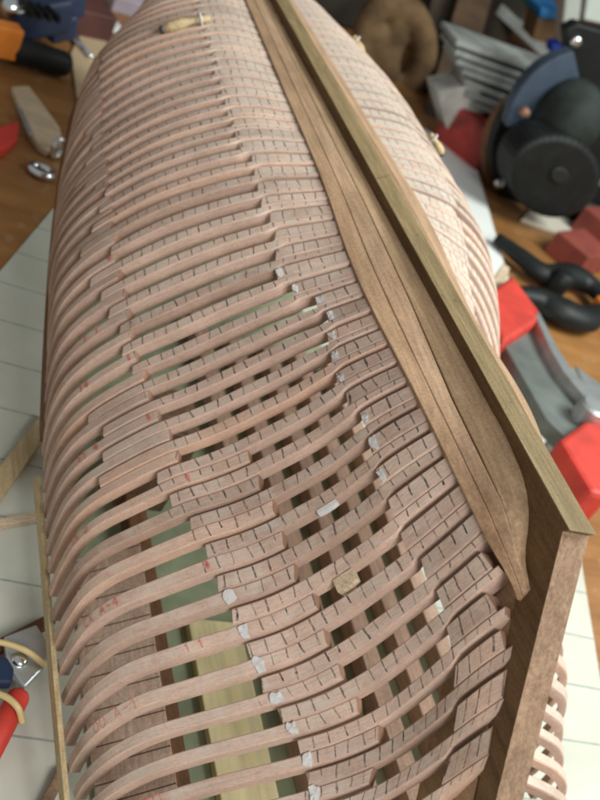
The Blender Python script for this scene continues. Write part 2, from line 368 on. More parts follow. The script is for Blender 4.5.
for i in range(IMIN,IMAX+1):
    y=Y0+PITCH*i
    for side in (-1,1):
        J=lambda a: rng.uniform(-a,a)
        g3=float(np.interp(y,*TAB_G3))+J(.006)
        if y<9.2: g1=float(np.interp(y,*TAB_G1))+J(.004); g2=.365+J(.012)
        else: g2=float(np.interp(y,[9.2,12,18,30],[.505,.512,.54,.555]))+J(.006); g1=.62+J(.08)
        if i>=9 and rng.random()<.3: g1=.555
        foot=1-abs(J(.03)); w=1.0
        a0,a1=-.43+J(.02)+(.06 if (y>12 and rng.random()<.35) else 0),-.005; b0,b1=.005,.43+J(.02)
        wa,wp,wb=J(.022),rng.uniform(0,6.28),J(.018); tw=J(.02)
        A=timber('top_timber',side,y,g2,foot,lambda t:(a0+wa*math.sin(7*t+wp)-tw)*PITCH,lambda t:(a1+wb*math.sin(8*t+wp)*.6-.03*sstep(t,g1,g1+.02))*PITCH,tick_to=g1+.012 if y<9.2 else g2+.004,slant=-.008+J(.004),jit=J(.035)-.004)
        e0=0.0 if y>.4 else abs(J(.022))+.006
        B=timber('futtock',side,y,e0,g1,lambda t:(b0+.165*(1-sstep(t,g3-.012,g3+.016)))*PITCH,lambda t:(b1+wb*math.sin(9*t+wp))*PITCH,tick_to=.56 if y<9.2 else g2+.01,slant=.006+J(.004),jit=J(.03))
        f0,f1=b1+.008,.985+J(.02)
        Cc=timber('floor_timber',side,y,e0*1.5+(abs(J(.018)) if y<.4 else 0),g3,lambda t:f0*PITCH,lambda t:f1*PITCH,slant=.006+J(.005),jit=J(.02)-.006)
        FR[(i,side)]=dict(y=y,g1=g1,g2=g2,g3=g3,A=A,B=B,C=Cc,a=(a0,a1),b=(b0,b1))
# the bow beyond the picture's top edge: one mass of timbers
bmx=bmesh.new()
for i in range(IMAX+1,54):
    y=Y0+PITCH*i
    for side in (-1,1):
        for (t0,t1,a,b) in ((.54,.98,-.47,0),(0,.62,.02,.44),(0,.18,.46,.98)):
            V,F,_,_,_=timber_geo(side,y,t0,t1,lambda t,a=a:a*PITCH,lambda t,b=b:b*PITCH); bm_from(V,F,bmx)
tag(link_bm('bow_timbers',bmx,wood('bow_rib_wood',(.42,.25,.18),(.56,.36,.27),0,.8),hull),kind='stuff')
# white glue papers on the joints
def patch(name,side,y0,y1,t0,t1,mat,parent,h=.035,lift=.012,rag=0.):
    n=11; out=[]; yc,tc=(y0+y1)/2,(t0+t1)/2
    for k_ in range(n):
        a=2*math.pi*k_/n+.3; ca,sa=math.cos(a),math.sin(a); q=1/max(abs(ca),abs(sa)); q*=1+rng.uniform(-rag,rag*.4)
        out.append((yc+(y1-y0)/2*ca*q,tc+(t1-t0)/2*sa*q))
    hh=[h*(1+rng.uniform(-1,1)*min(1,rag*2)) for _ in out]
    V=[surf(y,side,t,lift) for y,t in out]+[surf(y,side,t,lift+q) for (y,t),q in zip(out,hh)]+[surf(yc,side,tc,lift+h*1.15)]
    F=[tuple(range(n))]+[(k_,(k_+1)%n,n+(k_+1)%n,n+k_) for k_ in range(n)]+[(n+k_,n+(k_+1)%n,2*n) for k_ in range(n)]
    return link_bm(name,bm_from(V,F),mat,parent)
for i in (-1,-2,-3,-4,-5,-6,-7):
    f=FR[(i,-1)]; y=f['y']; tg=f['g1']-.004; s_=rng.uniform(.85,1.2)
    patch('glue_paper',-1,y-.46*PITCH,y+(-.06+rng.uniform(-.06,.1))*PITCH,tg-.012*s_+rng.uniform(-.004,.004),tg+.007*s_,MAT['white'],hull,.05,.012,.35)
for i in (9,10,8,7,6,5,4,2,1,0):
    f=FR[(i-1,-1)]; y=f['y']; tg=f['g3']
    patch('glue_paper',-1,y+(.47)*PITCH,y+(.84+rng.uniform(-.1,.1))*PITCH,tg-.012-rng.uniform(0,.005),tg+.001,MAT['white'],hull,.04,.012,.3)
# red lettering on the rib faces, and red joint marks
GL={'C':[[(.9,.85),(.6,1),(.2,.85),(.05,.5),(.2,.15),(.6,0),(.9,.15)]],'X':[[(0,0),(1,1)],[(0,1),(1,0)]],'A':[[(0,0),(.5,1),(1,0)],[(.2,.35),(.8,.35)]],
 '-':[[(.1,.5),(.9,.5)]],'4':[[(.7,0),(.7,1),(0,.35),(1,.35)]],'1':[[(.2,.75),(.55,1),(.55,0)]],'2':[[(0,.8),(.4,1),(.9,.8),(.8,.5),(0,0),(1,0)]],
 'O':[[(.5+.5*math.cos(a),.5+.5*math.sin(a)) for a in np.linspace(0,6.283,13)]],' ':[]}
def lettering(i,side,text,tc,size=.30,adv=.30,wd=.03):
    f=FR[(i,side)]; yc=f['y']-.235*PITCH; girth=np.linalg.norm(np.diff(section(yc),axis=0),axis=1).sum(); bm=bmesh.new()
    for k_,ch in enumerate(text):
        for st in GL[ch]:
            pts=[(((k_-len(text)/2)*adv+x*adv*.72),(v-.5)*size) for x,v in st]
            for (x0,v0),(x1,v1) in zip(pts[:-1],pts[1:]):
                dx,dv=x1-x0,v1-v0; Ln=math.hypot(dx,dv) or 1; nx,nv=-dv/Ln*wd/2,dx/Ln*wd/2; dx*=wd*.3/Ln; dv*=wd*.3/Ln
                q=[bm.verts.new(tuple(surf(yc+v,side,tc-x/girth,.026))) for x,v in ((x0+nx-dx,v0+nv-dv),(x0-nx-dx,v0-nv-dv),(x1-nx+dx,v1-nv+dv),(x1+nx+dx,v1+nv+dv))]
                bm.faces.new(q)
    return link_bm('red_lettering',bm,MAT['red_ink'],f['A'])
lettering(0,-1,'CX A-4',.765); lettering(-3,-1,'OO A-1',.785,.34,.36); lettering(-6,-1,'A OO',.80,.40,.38); lettering(3,-1,'1A 2',.775)
lettering(6,-1,'11 4',.70,.36,.3,.05); lettering(9,-1,'14',.675,.36,.3,.05); lettering(11,-1,'1 1',.635,.34,.32,.05); lettering(-2,-1,'1 1',.60,.24,.25)
for i,t in ((3,.50),(6,.535),(9,.545),(14,.56),(0,.525)):
    f=FR[(i,-1)]; y=f['y']; patch('red_mark',-1,y-.36*PITCH,y-.10*PITCH,t,t+.006,MAT['red_ink'],f['A'],.004,.03)
# scrap packing pieces glued between ribs
def scrap(i,t0,t1,yo0,yo1,h0,h1,mat):
    f=FR[(i,-1)]; y=f['y']; rings=[]
    for k_,t in enumerate(np.linspace(t0,t1,5)):
        q=(.82,.97,1.,1.,.9)[k_]; b_=yo0+(yo1-yo0)*q
        rings.append([surf(y+yo0,-1,t,h0),surf(y+b_,-1,t,h0),surf(y+b_*.95,-1,t,h1),surf(y+yo0,-1,t,h1)])
    V,F=loft(rings); bm=bm_from(V,F); bmesh.ops.bevel(bm,geom=list(bm.edges),offset=.008,segments=1,affect='EDGES'); return link_bm('packing_piece',bm,mat,hull)
scrap(0,.24,.285,-.01,-.17,-.2,.015,MAT['white']); scrap(-2,.265,.31,-.02,-.46,-.24,.03,MAT['scrap'])
# ---- keel, sternpost, deadwood
XL,XR=-.37,.71
link_bm('keel',prism([(.03,-.05),(60.8,-.05),(60.8,-.52),(.33,-.52)],(XL,0,0),(0,1,0),(0,0,1),(1,0,0),XR-XL,.012),MAT['dark'],hull)
link_bm('keel_top_strip',prism([(-.01,0),(60.8,0),(60.8,-.052),(.025,-.052)],(XL-.004,0,0),(0,1,0),(0,0,1),(1,0,0),XR-XL+.008,.012),MAT['keel'],hull)  # separate thin strip that gives the keel its lighter top
post=[(.20,-.235),(-4.56,-7.12),(-7.94,-12.0),(-9.24,-13.9),(-8.1,-14.3),(-4.15,-8.05),(.86,-1.78),(1.5,-1.25),(2.45,-.66),(4.2,-.44),(4.2,-.235)]
link_bm('sternpost',prism(post,(XL+.006,0,0),(0,1,0),(0,0,1),(1,0,0),XR-XL-.012,.012),MAT['dark'],hull)
fac=[(.165,-.25),(-4.6,-7.135),(-7.98,-12.015),(-9.28,-13.9),(-9.24,-13.92),(-7.93,-12.0),(-4.55,-7.11),(.215,-.235)]
link_bm('sternpost_facing',prism(fac,(XL+.002,0,0),(0,1,0),(0,0,1),(1,0,0),XR-XL-.004,0),MAT['post'],hull)  # thin strip that gives the post its lighter aft side
KW=.37
dw=[(1.0,-1.6),(4.0,-.9),(14,-.75),(14,-2.2),(6.,-2.6),(2.2,-4.2),(-1.6,-9.5),(-4.4,-13.2),(-7.6,-13.6),(-4.1,-8.2)]
link_bm('deadwood',prism(dw,(-.33,0,0),(0,1,0),(0,0,1),(1,0,0),1.0,.02),MAT['dead'],hull)
def seam(y): return np.interp(y,[-.4,.4,1.,2.05,3.5,6.7,12,18.8,23,60],[.44,.72,.95,1.2,1.28,1.3,1.3,1.3,1.3,.5]),np.interp(y,[-.4,.4,1.,2.05,3.5,6.7,12,18.8,23,60],[-2.45,-2.0,-1.62,-1.18,-1.08,-1.0,-.68,-.46,-.42,-.5])
def bz(y): return np.interp(y,[-.4,.4,.87,1.2,1.6,2.1,2.6,3.2,3.9,4.7,6.3,12,25,42,60],[-2.4,-2.1,-1.76,-1.40,-1.08,-.82,-.66,-.55,-.48,-.44,-.46,-.46,-.5,-.56,-.57])
ys=np.r_[np.linspace(-.4,8,40),np.linspace(8.5,61,70)]
def plank(name,inner,mat):
    for side in (-1,1):
        rings=[]
        for y in ys:
            P,Nn=at(y,side,0.); sx,sz=seam(y); g=.012
            if y<.6:
                P=P*1.0
            D=np.array([P[0],P[1]])+Nn*.10; Sm=np.array([side*sx,sz]); Bp=np.array([side*(KW-.004),bz(y)+.03])
            if side>0: Sm[0]+=2*XC; Bp[0]+=2*XC
            if inner==2: a,b=Sm+(Bp-Sm)*.02,Bp
            else: a,b=(D,D+(Sm-D)*.475) if inner==0 else (D+(Sm-D)*.487,Sm-(Sm-D)*.012)
            d=(b-a); Ln=np.linalg.norm(d)+1e-6; nrm=np.array([-d[1],d[0]])/Ln
            if nrm[1]<0 : nrm=-nrm
            th=.30; a2=a-nrm*th; b2=b-nrm*th
            m0=XC
            if (b2[0]-m0)*side<.02: b2[0]=m0+.02*side
            if (a2[0]-m0)*side<.02: a2[0]=m0+.02*side
            e=min(.03,Ln*.2); u_=d/Ln
            rings.append([(a2[0],y,a2[1]),(a[0]-nrm[0]*e,y,a[1]-nrm[1]*e),(a[0]+u_[0]*e,y,a[1]+u_[1]*e),(b[0]-u_[0]*e,y,b[1]-u_[1]*e),(b[0]-nrm[0]*e,y,b[1]-nrm[1]*e),(b2[0],y,b2[1])])
        V,F=loft(rings); o=link_bm(name,bm_from(V,F),mat,hull,True); o.data.set_sharp_from_angle(angle=.6)
plank('garboard_plank',0,MAT['dead']); plank('middle_plank',1,wood('pinkish_walnut',(.39,.25,.155),(.53,.36,.24),1,.9,.6,.3)); plank('rabbet_plank',2,wood('olive_walnut',(.30,.195,.112),(.43,.295,.18),1,1.,.6,.3))
# brown batten round the feet further along, pale lath nearer
def batten(name,pts,w,h,mat):
    P=smooth_line(pts,40); rings=[]
    for k_,p in enumerate(P):
        d=P[min(k_+1,len(P)-1)]-P[max(k_-1,0)]; d/=np.linalg.norm(d); s_=np.cross((0,0,1),d); s_/=np.linalg.norm(s_); u_=np.cross(d,s_)
        rings.append([p+s_*w*a+u_*h*b for a,b in ((-.5,-.5),(.5,-.5),(.5,.5),(-.5,.5))])
    V,F=loft(rings); bm=bm_from(V,F); return link_bm(name,bm,mat,hull)
bp=[hitz(px,py,z) for px,py,z in ((50,434,-14.2),(50,400,-13.7),(53,320,-12.9),(58,240,-12.2),(65,175,-11.7),(76,110,-11.3))]
batten('foot_batten',bp,.42,1.6,MAT['brown'])
lp=[hitz(px,py,z) for px,py,z in ((37,479,-15.4),(44,560,-15.8),(52,660,-16.2),(61,760,-16.5),(70,860,-16.8))]
batten('foot_lath',lp,.2,.5,MAT['pale'])
# inside: a lined clamp plank behind the feet, seen through the gaps
cl=[]
for y in np.linspace(-4,11,24):
    a=np.array([-7.1,y,-15.0]); b=np.array([-9.4-.2*math.sin(y*.3),y,-16.6]); nrm=np.array([.5,0,-.85])*.25
    cl.append([a,b,b+nrm,a+nrm])
def clamp_mat():
    m=wood('lined_clamp_wood',(.70,.52,.41),(.82,.66,.54),1,1.,.6); t=m.node_tree; b=t.nodes['Principled BSDF']; src=b.inputs['Base Color'].links[0].from_socket
    sp=N(t,'ShaderNodeSeparateXYZ'); t.links.new(objc(t),sp.inputs[0]); fr=math_(t,'FRACT',math_(t,'MULTIPLY',sp.outputs[1],1/(S*.72)))
    t.links.new(mixc(t,math_(t,'LESS_THAN',fr,.08),src,(.16,.10,.08)),b.inputs['Base Color']); return m
V,F=loft(cl); link_bm('inner_clamp',bm_from(V,F),clamp_mat(),hull)
# scarf joints and a few dents and scratches in the keel's top
for y0,sl in ((20.5,.9),(39.0,-.9)):
    link_bm('scarf_joint',bar((XL+.01,y0,.004),(XR-.01,y0+sl,.004),.05,.006),MAT['dark'],hull)
fixparent(hull)
# little wooden pegs lying on the far planks
def peg(side,y,t0,t1,label,r_=.25):
    ts=np.linspace(t0,t1,8); pts=[surf(y+.06*k_,side,t,.03+r_) for k_,t in enumerate(ts)]
    root=empty('wooden_peg',pts[3]-np.array([0,0,r_])); tag(root,label,'peg')
    link_bm('shaft',tube(pts,[r_*.8,r_*1.15,r_*1.2,r_*1.15,r_*.8,r_*.75,r_*.75,r_*.7],12),MAT['pale'],root,True)
    d=pts[1]-pts[0]; link_bm('dark_tip',tube([pts[0]-d*.5,pts[0]-d*.02],[r_*.8,r_*.95],12),MAT['pencil'],root,True)
    c=(pts[5]+pts[6])/2; ax=pts[6]-pts[5]; ax/=np.linalg.norm(ax); u_=np.cross(ax,(0,0,1.)); u_/=np.linalg.norm(u_); w_=np.cross(u_,ax)
    link_bm('thread_ring',tube([c+(u_*math.cos(a)+w_*math.sin(a))*r_*1.25 for a in np.linspace(0,6.283,24)[:-1]],.075,8,closed=True),MAT['white'],root,True)
    fixparent(root)
peg(-1,Y0+30*PITCH,.315,.165,'small wooden peg with a thread ring lying on the left planks near the far end')
peg(1,31.0,.34,.27,'small wooden peg poking over the right bilge, nearest of the two pegs there',.2)
peg(1,43.5,.34,.27,'small wooden peg on the right bilge at the far end beside the keel',.2)
# ------------------------------------------------------------------ bench, papers, things lying around
ZB=-18.6
def bench_mat():
    m,t,n,l,b=nt('orange_brown_bench'); co=objc(t); g=noise(t,mapping(t,co,(6,40,20),(0,0,.5)),1.0,5,.65,.5); q=noise(t,co,7,4,.6)
    col=ramp(t,g,[(.3,(.22,.095,.028)),(.7,(.37,.18,.06))]); col=mixc(t,.8,col,ramp(t,q,[(.3,(.7,.68,.65)),(.7,(1.2,1.18,1.1))]),'MULTIPLY')
    sp=noise(t,co,60,3,.6); col=mixc(t,ramp(t,sp,[(.62,(0,0,0)),(.75,(.35,.35,.35))]),col,(.5,.42,.30))
    l.new(col,b.inputs['Base Color']); b.inputs['Roughness'].default_value=.42; bump(t,b,g,.2,.001); return m
o=link_bm('bench',bm_box((60,52,ZB-2),((1,0,0),(0,1,0),(0,0,1)),(190,100,2),.2),bench_mat())
tag(o,'broad orange brown workbench top under everything','bench'); 
o=link_bm('wall',bm_box((120,158,20),((1,0,0),(0,1,0),(0,0,1)),(300,3,70)),plain('dark_shed_wall',(.045,.032,.022),.8,0,.5,9)); tag(o,kind='structure')
o=link_bm('floor',bm_box((60,60,-72),((1,0,0),(0,1,0),(0,0,1)),(500,500,.5)),plain('shop_floor',(.12,.11,.10),.8,0,.3,6)); tag(o,kind='structure')
def paper_mat():
    m,t,n,l,b=nt('ruled_plan_paper'); co=objc(t); q=noise(t,co,14,4,.6)
    col=ramp(t,q,[(.3,(.50,.505,.43)),(.7,(.60,.61,.53))])
    rot=mapping(t,co,(1,1,1),(0,0,math.radians(6))); sp=N(t,'ShaderNodeSeparateXYZ'); l.new(rot,sp.inputs[0])
    wv=math_(t,'MULTIPLY_ADD',noise(t,co,5,1,.5),.004,-.002)
    def grid(sock,period,off,width):
        f_=math_(t,'FRACT',math_(t,'ADD',math_(t,'MULTIPLY',math_(t,'ADD',sock,wv),1/(period*S)),off)); return math_(t,'LESS_THAN',f_,width)
    ln=math_(t,'MAXIMUM',grid(sp.outputs[1],3.6,.3,.03),grid(sp.outputs[0],40.0,.78,.003))
    st=noise(t,co,150,2,.6)
    col=mixc(t,math_(t,'MULTIPLY',ln,ramp(t,st,[(.2,(.35,.35,.35)),(.6,(.7,.7,.7))])),col,(.13,.18,.19))
    l.new(col,b.inputs['Base Color']); b.inputs['Roughness'].default_value=.6; b.inputs['Specular IOR Level'].default_value=.3; bump(t,b,q,.3,.002); return m
e=np.array([.387,.922,0]); nn=np.array([.922,-.387,0]); c0=nn*(-23.8); 
def slab(name,corners,z,th,mat,bevel=.0):
    """flat sheet from plan corners"""
    return link_bm(name,prism([(c[0],c[1]) for c in corners],(0,0,z),(1,0,0),(0,1,0),(0,0,1),th,bevel),mat)
pc=[nn*a+e*b for a,b in ((-23.8,-28),(16.3,-28),(16.3,62),(-23.8,62))]
tag(slab('drawing_paper',pc,ZB+.03,.07,paper_mat()),'large sheet of ruled greenish plan paper under the hull','paper')
card=[(35.0,50.2),(44.2,81),(20,86),(11,55)]
tag(slab('white_card',card,ZB+.2,.4,plain('white_card_face',(.78,.80,.78),.6,0,.04,10),.05),'plain white card lying on the bench right of the hull','card')
def on(px,py,z=ZB): return hitz(px,py,z)
def flat(name,pts,z,th,mat,bevel=.06,parent=None):
    P=[on(px,py,z) for px,py in pts]; return link_bm(name,prism([(p[0],p[1]) for p in P],(0,0,z),(1,0,0),(0,1,0),(0,0,1),th,bevel),mat,parent)
def upright(name,pts,y,th,mat,bevel=.08,parent=None):
    P=[hity(px,py,y) for px,py in pts]; return link_bm(name,prism([(p[0],p[2]) for p in P],(0,y,0),(1,0,0),(0,0,1),(0,1,0),th,bevel),mat,parent)
def ball(c,rad,scale=(1,1,1),bm=None,seg=20,ax=None):
    b2=bmesh.new(); bmesh.ops.create_uvsphere(b2,u_segments=seg,v_segments=seg//2,radius=rad)
    for v in b2.verts:
        q=Vector((v.co.x*scale[0],v.co.y*scale[1],v.co.z*scale[2])); v.co=q+Vector(c)
    return merge(bm,b2)
RED=plain('red_vinyl',(.55,.05,.035),.55,0,.25,26,.35,.4); BLK=plain('black_plastic',(.008,.010,.010),.5,0,.4,40,.3); STEEL=plain('zinc_steel',(.52,.55,.55),.38,.75,.15,50)
CHR=plain('chrome',(.75,.78,.8),.18,1.,.05,50); GREY=plain('grey_paint',(.30,.33,.32),.5,0,.15,30); BLUE=plain('blue_enamel',(.016,.03,.075),.5,0,.2,30)
ORG=plain('orange_plastic',(.75,.24,.03),.45,0,.1,30)
# --- inside the hull: boards of the building jig
def boxthing(name,lo,hi,mat,label,cat,bevel=.06,rot=0,group=None):
    lo,hi=np.array(lo,float),np.array(hi,float); a=math.radians(rot); c=(lo+hi)/2
    o=link_bm(name,bm_box(c,((math.cos(a),math.sin(a),0),(-math.sin(a),math.cos(a),0),(0,0,1)),(hi-lo)/2,bevel),mat); tag(o,label,cat,group); return o
boxthing('pine_board',(-3.9,-9,ZB+.26),(-1.3,9.5,-17.9),MAT['pine'],'pale yellow pine board lying inside the hull below the ribs','board')
boxthing('brown_rail',(-6.3,-9,ZB+.26),(-5.3,21,-17.4),MAT['brown'],'dark brown rail lying inside the hull left of the pine board','rail')
boxthing('support_block',(-6.6,16.2,ZB+.26),(-4.0,19.5,-13.2),MAT['post'],'brown wooden block standing inside the hull behind the ribs','block')
MAT['slat']=wood('pinkish_slat',(.42,.27,.20),(.56,.38,.29),1,1.,.6)
for k_ in range(5):
    x0=-.2+2.35*k_
    boxthing('jig_slat',(x0,-7+.3*k_,ZB+.26),(x0+1.0,33-.5*k_,-17.3-.05*(k_%2)),MAT['slat'],'brown jig slat lying lengthwise inside the hull, glimpsed between the ribs','slat',.05,0,'jig slats inside the hull')
tag(slab('green_board',[(-8.8,-10),(11,-10),(11.4,24),(9,46),(-6.5,46),(-8.8,26)],ZB+.11,.14,plain('dull_green_board',(.25,.29,.18),.6,0,.3,25)),'dull green board lying flat inside the hull under the rails and slats','board')
# --- left of the hull
o=flat('pale_board',[(-12,520),(-12,482),(42,416),(47,424),(46,438)],-18.45,.4,MAT['pale']); tag(o,'pale greenish board lying slantwise on the paper left of the hull','board')
def stick(name,a,b,w,h,mat,label,z=ZB+.12):
    A,B=on(*a,z),on(*b,z); A[2]+=h/2;B[2]+=h/2; o=link_bm(name,bar(A,B,w,h,.05),mat); tag(o,label,'stick'); return o
stick('wood_stick',(-14,530),(40,519),.42,.4,MAT['scrap'],'short tan stick lying on the paper just below the pale board')
stick('wood_stick',(-14,656),(50,623),.5,.4,MAT['brown'],'dark brown stick lying above the red handled clamp')
stick('wood_stick',(36,822),(64,768),.42,.4,MAT['post'],'reddish brown stick by the hull feet in the bottom left corner')
cl=empty('bar_clamp',on(20,690)); tag(cl,'steel clamp with a red handle lying on the paper at the left edge','clamp')
flat('steel_plate',[(2,641),(34,629),(47,650),(42,672),(22,693),(6,672)],-17.9,.35,STEEL,.08,cl)
flat('blue_jaw',[(-12,662),(4,664),(11,676),(9,690),(-12,690)],-17.7,.5,BLUE,.1,cl)
p=on(20,660,-17.5); link_bm('bolt',tube([p+np.array([0,0,-.2]),p+np.array([0,0,.05]),p+np.array([0,0,.14])],[.32,.32,.2],18),CHR,cl,True)
a,b=on(20,694,-17.7),on(-14,758,-17.7); link_bm('handle',tube([a,a+(b-a)*.05,a+(b-a)*.5,b],[.36,.43,.46,.46],18),RED,cl,True); fixparent(cl)
def band(pts,label,r_=.13):
    P=smooth_line([on(px,py,z) for px,py,z in pts],30); o=link_bm('rubber_band',tube(P,r_,8),plain('cream_rubber',(.62,.47,.22),.5,0,.1,40),None,True); tag(o,label,'rubber band')
band([(-14,640,-17.3),(8,644,-17.2),(28,652,-17.2),(46,666,-17.4)],'cream rubber band stretched over the steel plate of the clamp')
band([(-14,690,-17.2),(6,697,-16.9),(18,708,-16.9),(22,722,-17.5)],'cream rubber band looped over the red clamp handle')
o=flat('wood_offcut',[(10,92),(27,91),(40,108),(58,133),(61,146),(46,158),(38,152),(27,137),(20,118)],ZB+.02,.5,MAT['scrap'],.1); tag(o,'tan splinter shaped wood offcut lying on the bench at left','wood scrap')
o=link_bm('steel_clip',bar(on(19,108,ZB+.6),on(31,135,ZB+.6),.35,.18,.05),STEEL); tag(o,'small grey steel clip on the tan wood offcut','clip')
def ring(c,R,r_,ax1,ax2,name,label,sq=1.):
    pts=[np.asarray(c)+np.asarray(ax1)*math.cos(a)*R+np.asarray(ax2)*math.sin(a)*R*sq for a in np.linspace(0,2*math.pi,28)[:-1]]
    o=link_bm(name,tube(pts,r_,10,closed=True),CHR,None,True); tag(o,label,'ring')
ring(on(58,148,ZB+.9),.75,.2,(.5,.5,0),(0,0,1),'steel_ring','upright shiny steel ring touching the hull side at left',1.0)
ring(on(41,171,ZB+.3),.8,.3,(.9,-.3,0),(.3,.9,0),'steel_ring','flat shiny oval steel ring lying below the tan wood offcut',.75)
o=flat('red_tipped_tool',[(-14,142),(4,134),(15,131),(15,148),(3,158),(-14,163)],ZB+.02,.9,RED,.15); tag(o,'red tip of a tool at the left edge of the bench','tool')
dr=empty('power_drill',on(20,62)); tag(dr,'dark blue power drill with a black grip and an orange switch','drill')
dx=np.array([.82,.5,.28]); dx/=np.linalg.norm(dx); dy=np.array([-.5,.86,0]); dy/=np.linalg.norm(dy); dz=np.cross(dx,dy)
bm=bm_box(on(36,14,ZB+3.0),(dx,dy,dz),(2.8,1.5,1.5),.5,None,3); bm=bm_box(on(58,24,ZB+2.4),(dx,dz,dy),(1.3,1.1,1.2),.35,bm,3); bm=bm_box(on(64,-2,ZB+3.2),(dy,dx,dz),(1.8,1.2,1.2),.4,bm,3); link_bm('body',bm,BLUE,dr)
bm=None
for k_ in range(4): bm=bm_box(on(26+9*k_,8+2*k_,ZB+4.3),(dx,dy,dz),(.16,1.0,.3),.05,bm)
link_bm('cooling_vent',bm,BLK,dr)
a,b=on(6,46,ZB+1.6),on(70,66,ZB+1.1); gp=[a+(b-a)*q for q in (0,.12,.5,.55,.6,.65,.7,.75,.8,.85,.95,1)]; link_bm('grip',tube(gp,[.9,1.15,1.0,1.08,.98,1.08,.98,1.08,.98,1.06,.9,.5],18),BLK,dr,True)
a=on(5,40,ZB+2.2); link_bm('switch',bm_box(a,((.9,.3,0),(-.3,.9,0),(0,0,1)),(1.1,.8,1.3),.2),ORG,dr)
a=on(2,8,ZB+3.4); link_bm('chuck',tube([a,a+np.array([2.2,1.2,.3])],[.9,.7],16),CHR,dr,True); fixparent(dr)
o=link_bm('steel_rod',tube([on(57,16,ZB+.4),on(91,58,ZB+.4)],.3,12),CHR,None,True); tag(o,'thin bright steel rod lying between the drill and the hull','rod')
o=link_bm('white_strip',bar(on(96,2,ZB+.5),on(118,32,ZB+.5),1.3,.5,.08),plain('white_plastic',(.85,.87,.88),.3,0,.03,20)); tag(o,'bright white plastic strip lying at the top left beside the hull','strip')
o=boxthing('dark_box',on(75,30)+np.array([-2.,-1.5,0]),on(75,30)+np.array([2.2,5,2.6]),plain('maroon_card',(.10,.035,.03),.6,0,.2,30),'dark maroon box behind the steel rod','box',.12,20)
o=boxthing('lilac_box',on(122,14)+np.array([-1.6,0,0]),on(122,14)+np.array([3.4,4,1.6]),plain('lilac_card',(.42,.36,.42),.6,0,.15,30),'greyish lilac box at the far end of the hull','box',.12,10)
o=flat('beige_card',[(70,55),(84,28),(110,34),(92,88),(78,112)],ZB+.02,.25,plain('beige_card_face',(.50,.36,.22),.7,0,.12,20),.05); tag(o,'beige card lying on the bench beside the far end of the hull','card')
# --- right of the hull
sc=empty('spring_clamp',on(550,300)); tag(sc,'black plastic spring clamp lying open on the bench at right','clamp')
z=ZB+1.4
def arm(pts,rs,name,flatten=.75):
    P=smooth_line([on(px,py,z) for px,py in pts],30); R=np.interp(np.linspace(0,1,30),np.linspace(0,1,len(rs)),rs); bm=tube(P,R,16)
    for v in bm.verts: v.co.z=z+(v.co.z-z)*flatten
    return link_bm(name,bm,BLK,sc,True)
arm([(497,238),(520,256),(545,274),(572,276),(592,287),(606,304)],[.75,1.05,1.25,1.6,1.2,.8],'upper_arm'); arm([(514,293),(540,299),(562,312),(585,319),(600,312)],[.8,1.3,1.7,1.5,1.0],'lower_arm')
p=on(558,285,z); link_bm('pivot',tube([p+np.array([0,0,-1.3]),p+np.array([0,0,1.35]),p+np.array([0,0,1.5])],[1.0,1.0,.7],20),BLK,sc,True)
p=on(602,310,z); link_bm('pad',bm_box(p,((1,0,0),(0,1,0),(0,0,1)),(.8,1.0,.9),.2),ORG,sc); fixparent(sc)
mc=empty('metal_clamp',on(545,400)); tag(mc,'large grey steel spring clamp with red vinyl tips beside the keel','clamp')
z=-13.0
def chan(pts,zt,h,name,mat,bev):
    P=[hitz(px,py-8,zt) for px,py in pts]; return link_bm(name,prism([(p[0],p[1]) for p in P],(0,0,zt-h),(1,0,0),(0,1,0),(0,0,1),h,bev),mat,mc)
chan([(500,345),(536,322),(552,352),(566,374),(590,402),(606,425),(606,445),(572,452),(545,425)],z,1.2,'arm',plain('dull_steel',(.17,.19,.18),.45,.35,.2,30),.15)
chan([(534,320),(540,320),(556,352),(570,374),(596,404),(610,424),(606,430),(588,408),(563,378),(549,354)],z+.9,2.6,'flange',STEEL,.12)
chan([(487,302),(513,282),(543,322),(537,330),(503,352)],z+.9,3.6,'red_tip',RED,.35); chan([(560,447),(586,428),(612,430),(612,505),(592,500)],z+.9,3.6,'red_tip',RED,.35)
p=hitz(593,408,z+1.2); link_bm('pivot',tube([p+np.array([0,0,-5.]),p+np.array([0,0,.1]),p+np.array([0,0,.3])],[1.0,1.0,.8],20),STEEL,mc,False)
chan([(575,372),(612,400),(612,440),(596,420)],ZB+3.0,3.0,'lower_arm',STEEL,.2); fixparent(mc)
o=flat('wood_chip',[(485,292),(497,272),(504,276),(500,292),(488,302)],-14.0,.9,MAT['scrap'],.1); tag(o,'cream wood chip lying on the red tip of the steel clamp','wood scrap')
BRK=plain('red_brown_block',(.24,.05,.035),.6,0,.2,30)
def blk(px,py,sx,sy,sz,mat,label,rot=25,z0=0): 
    c=on(px,py); return boxthing('wooden_block',c+np.array([-sx,-sy,z0]),c+np.array([sx,sy,z0+sz]),mat,label,'block',.12,rot)
blk(572,262,3.2,2.2,2.6,BRK,'red brown wooden block right under the black disc sander',30); blk(596,244,3.2,2.6,3.4,BRK,'taller red brown block at the right edge of the photo',30)
o=flat('white_board',[(520,222),(560,236),(612,262),(612,250),(570,222),(530,210)],ZB+.03,.5,plain('cream_board',(.62,.58,.48),.6,0,.08,20),.06); tag(o,'narrow cream board lying in front of the disc sander','board')
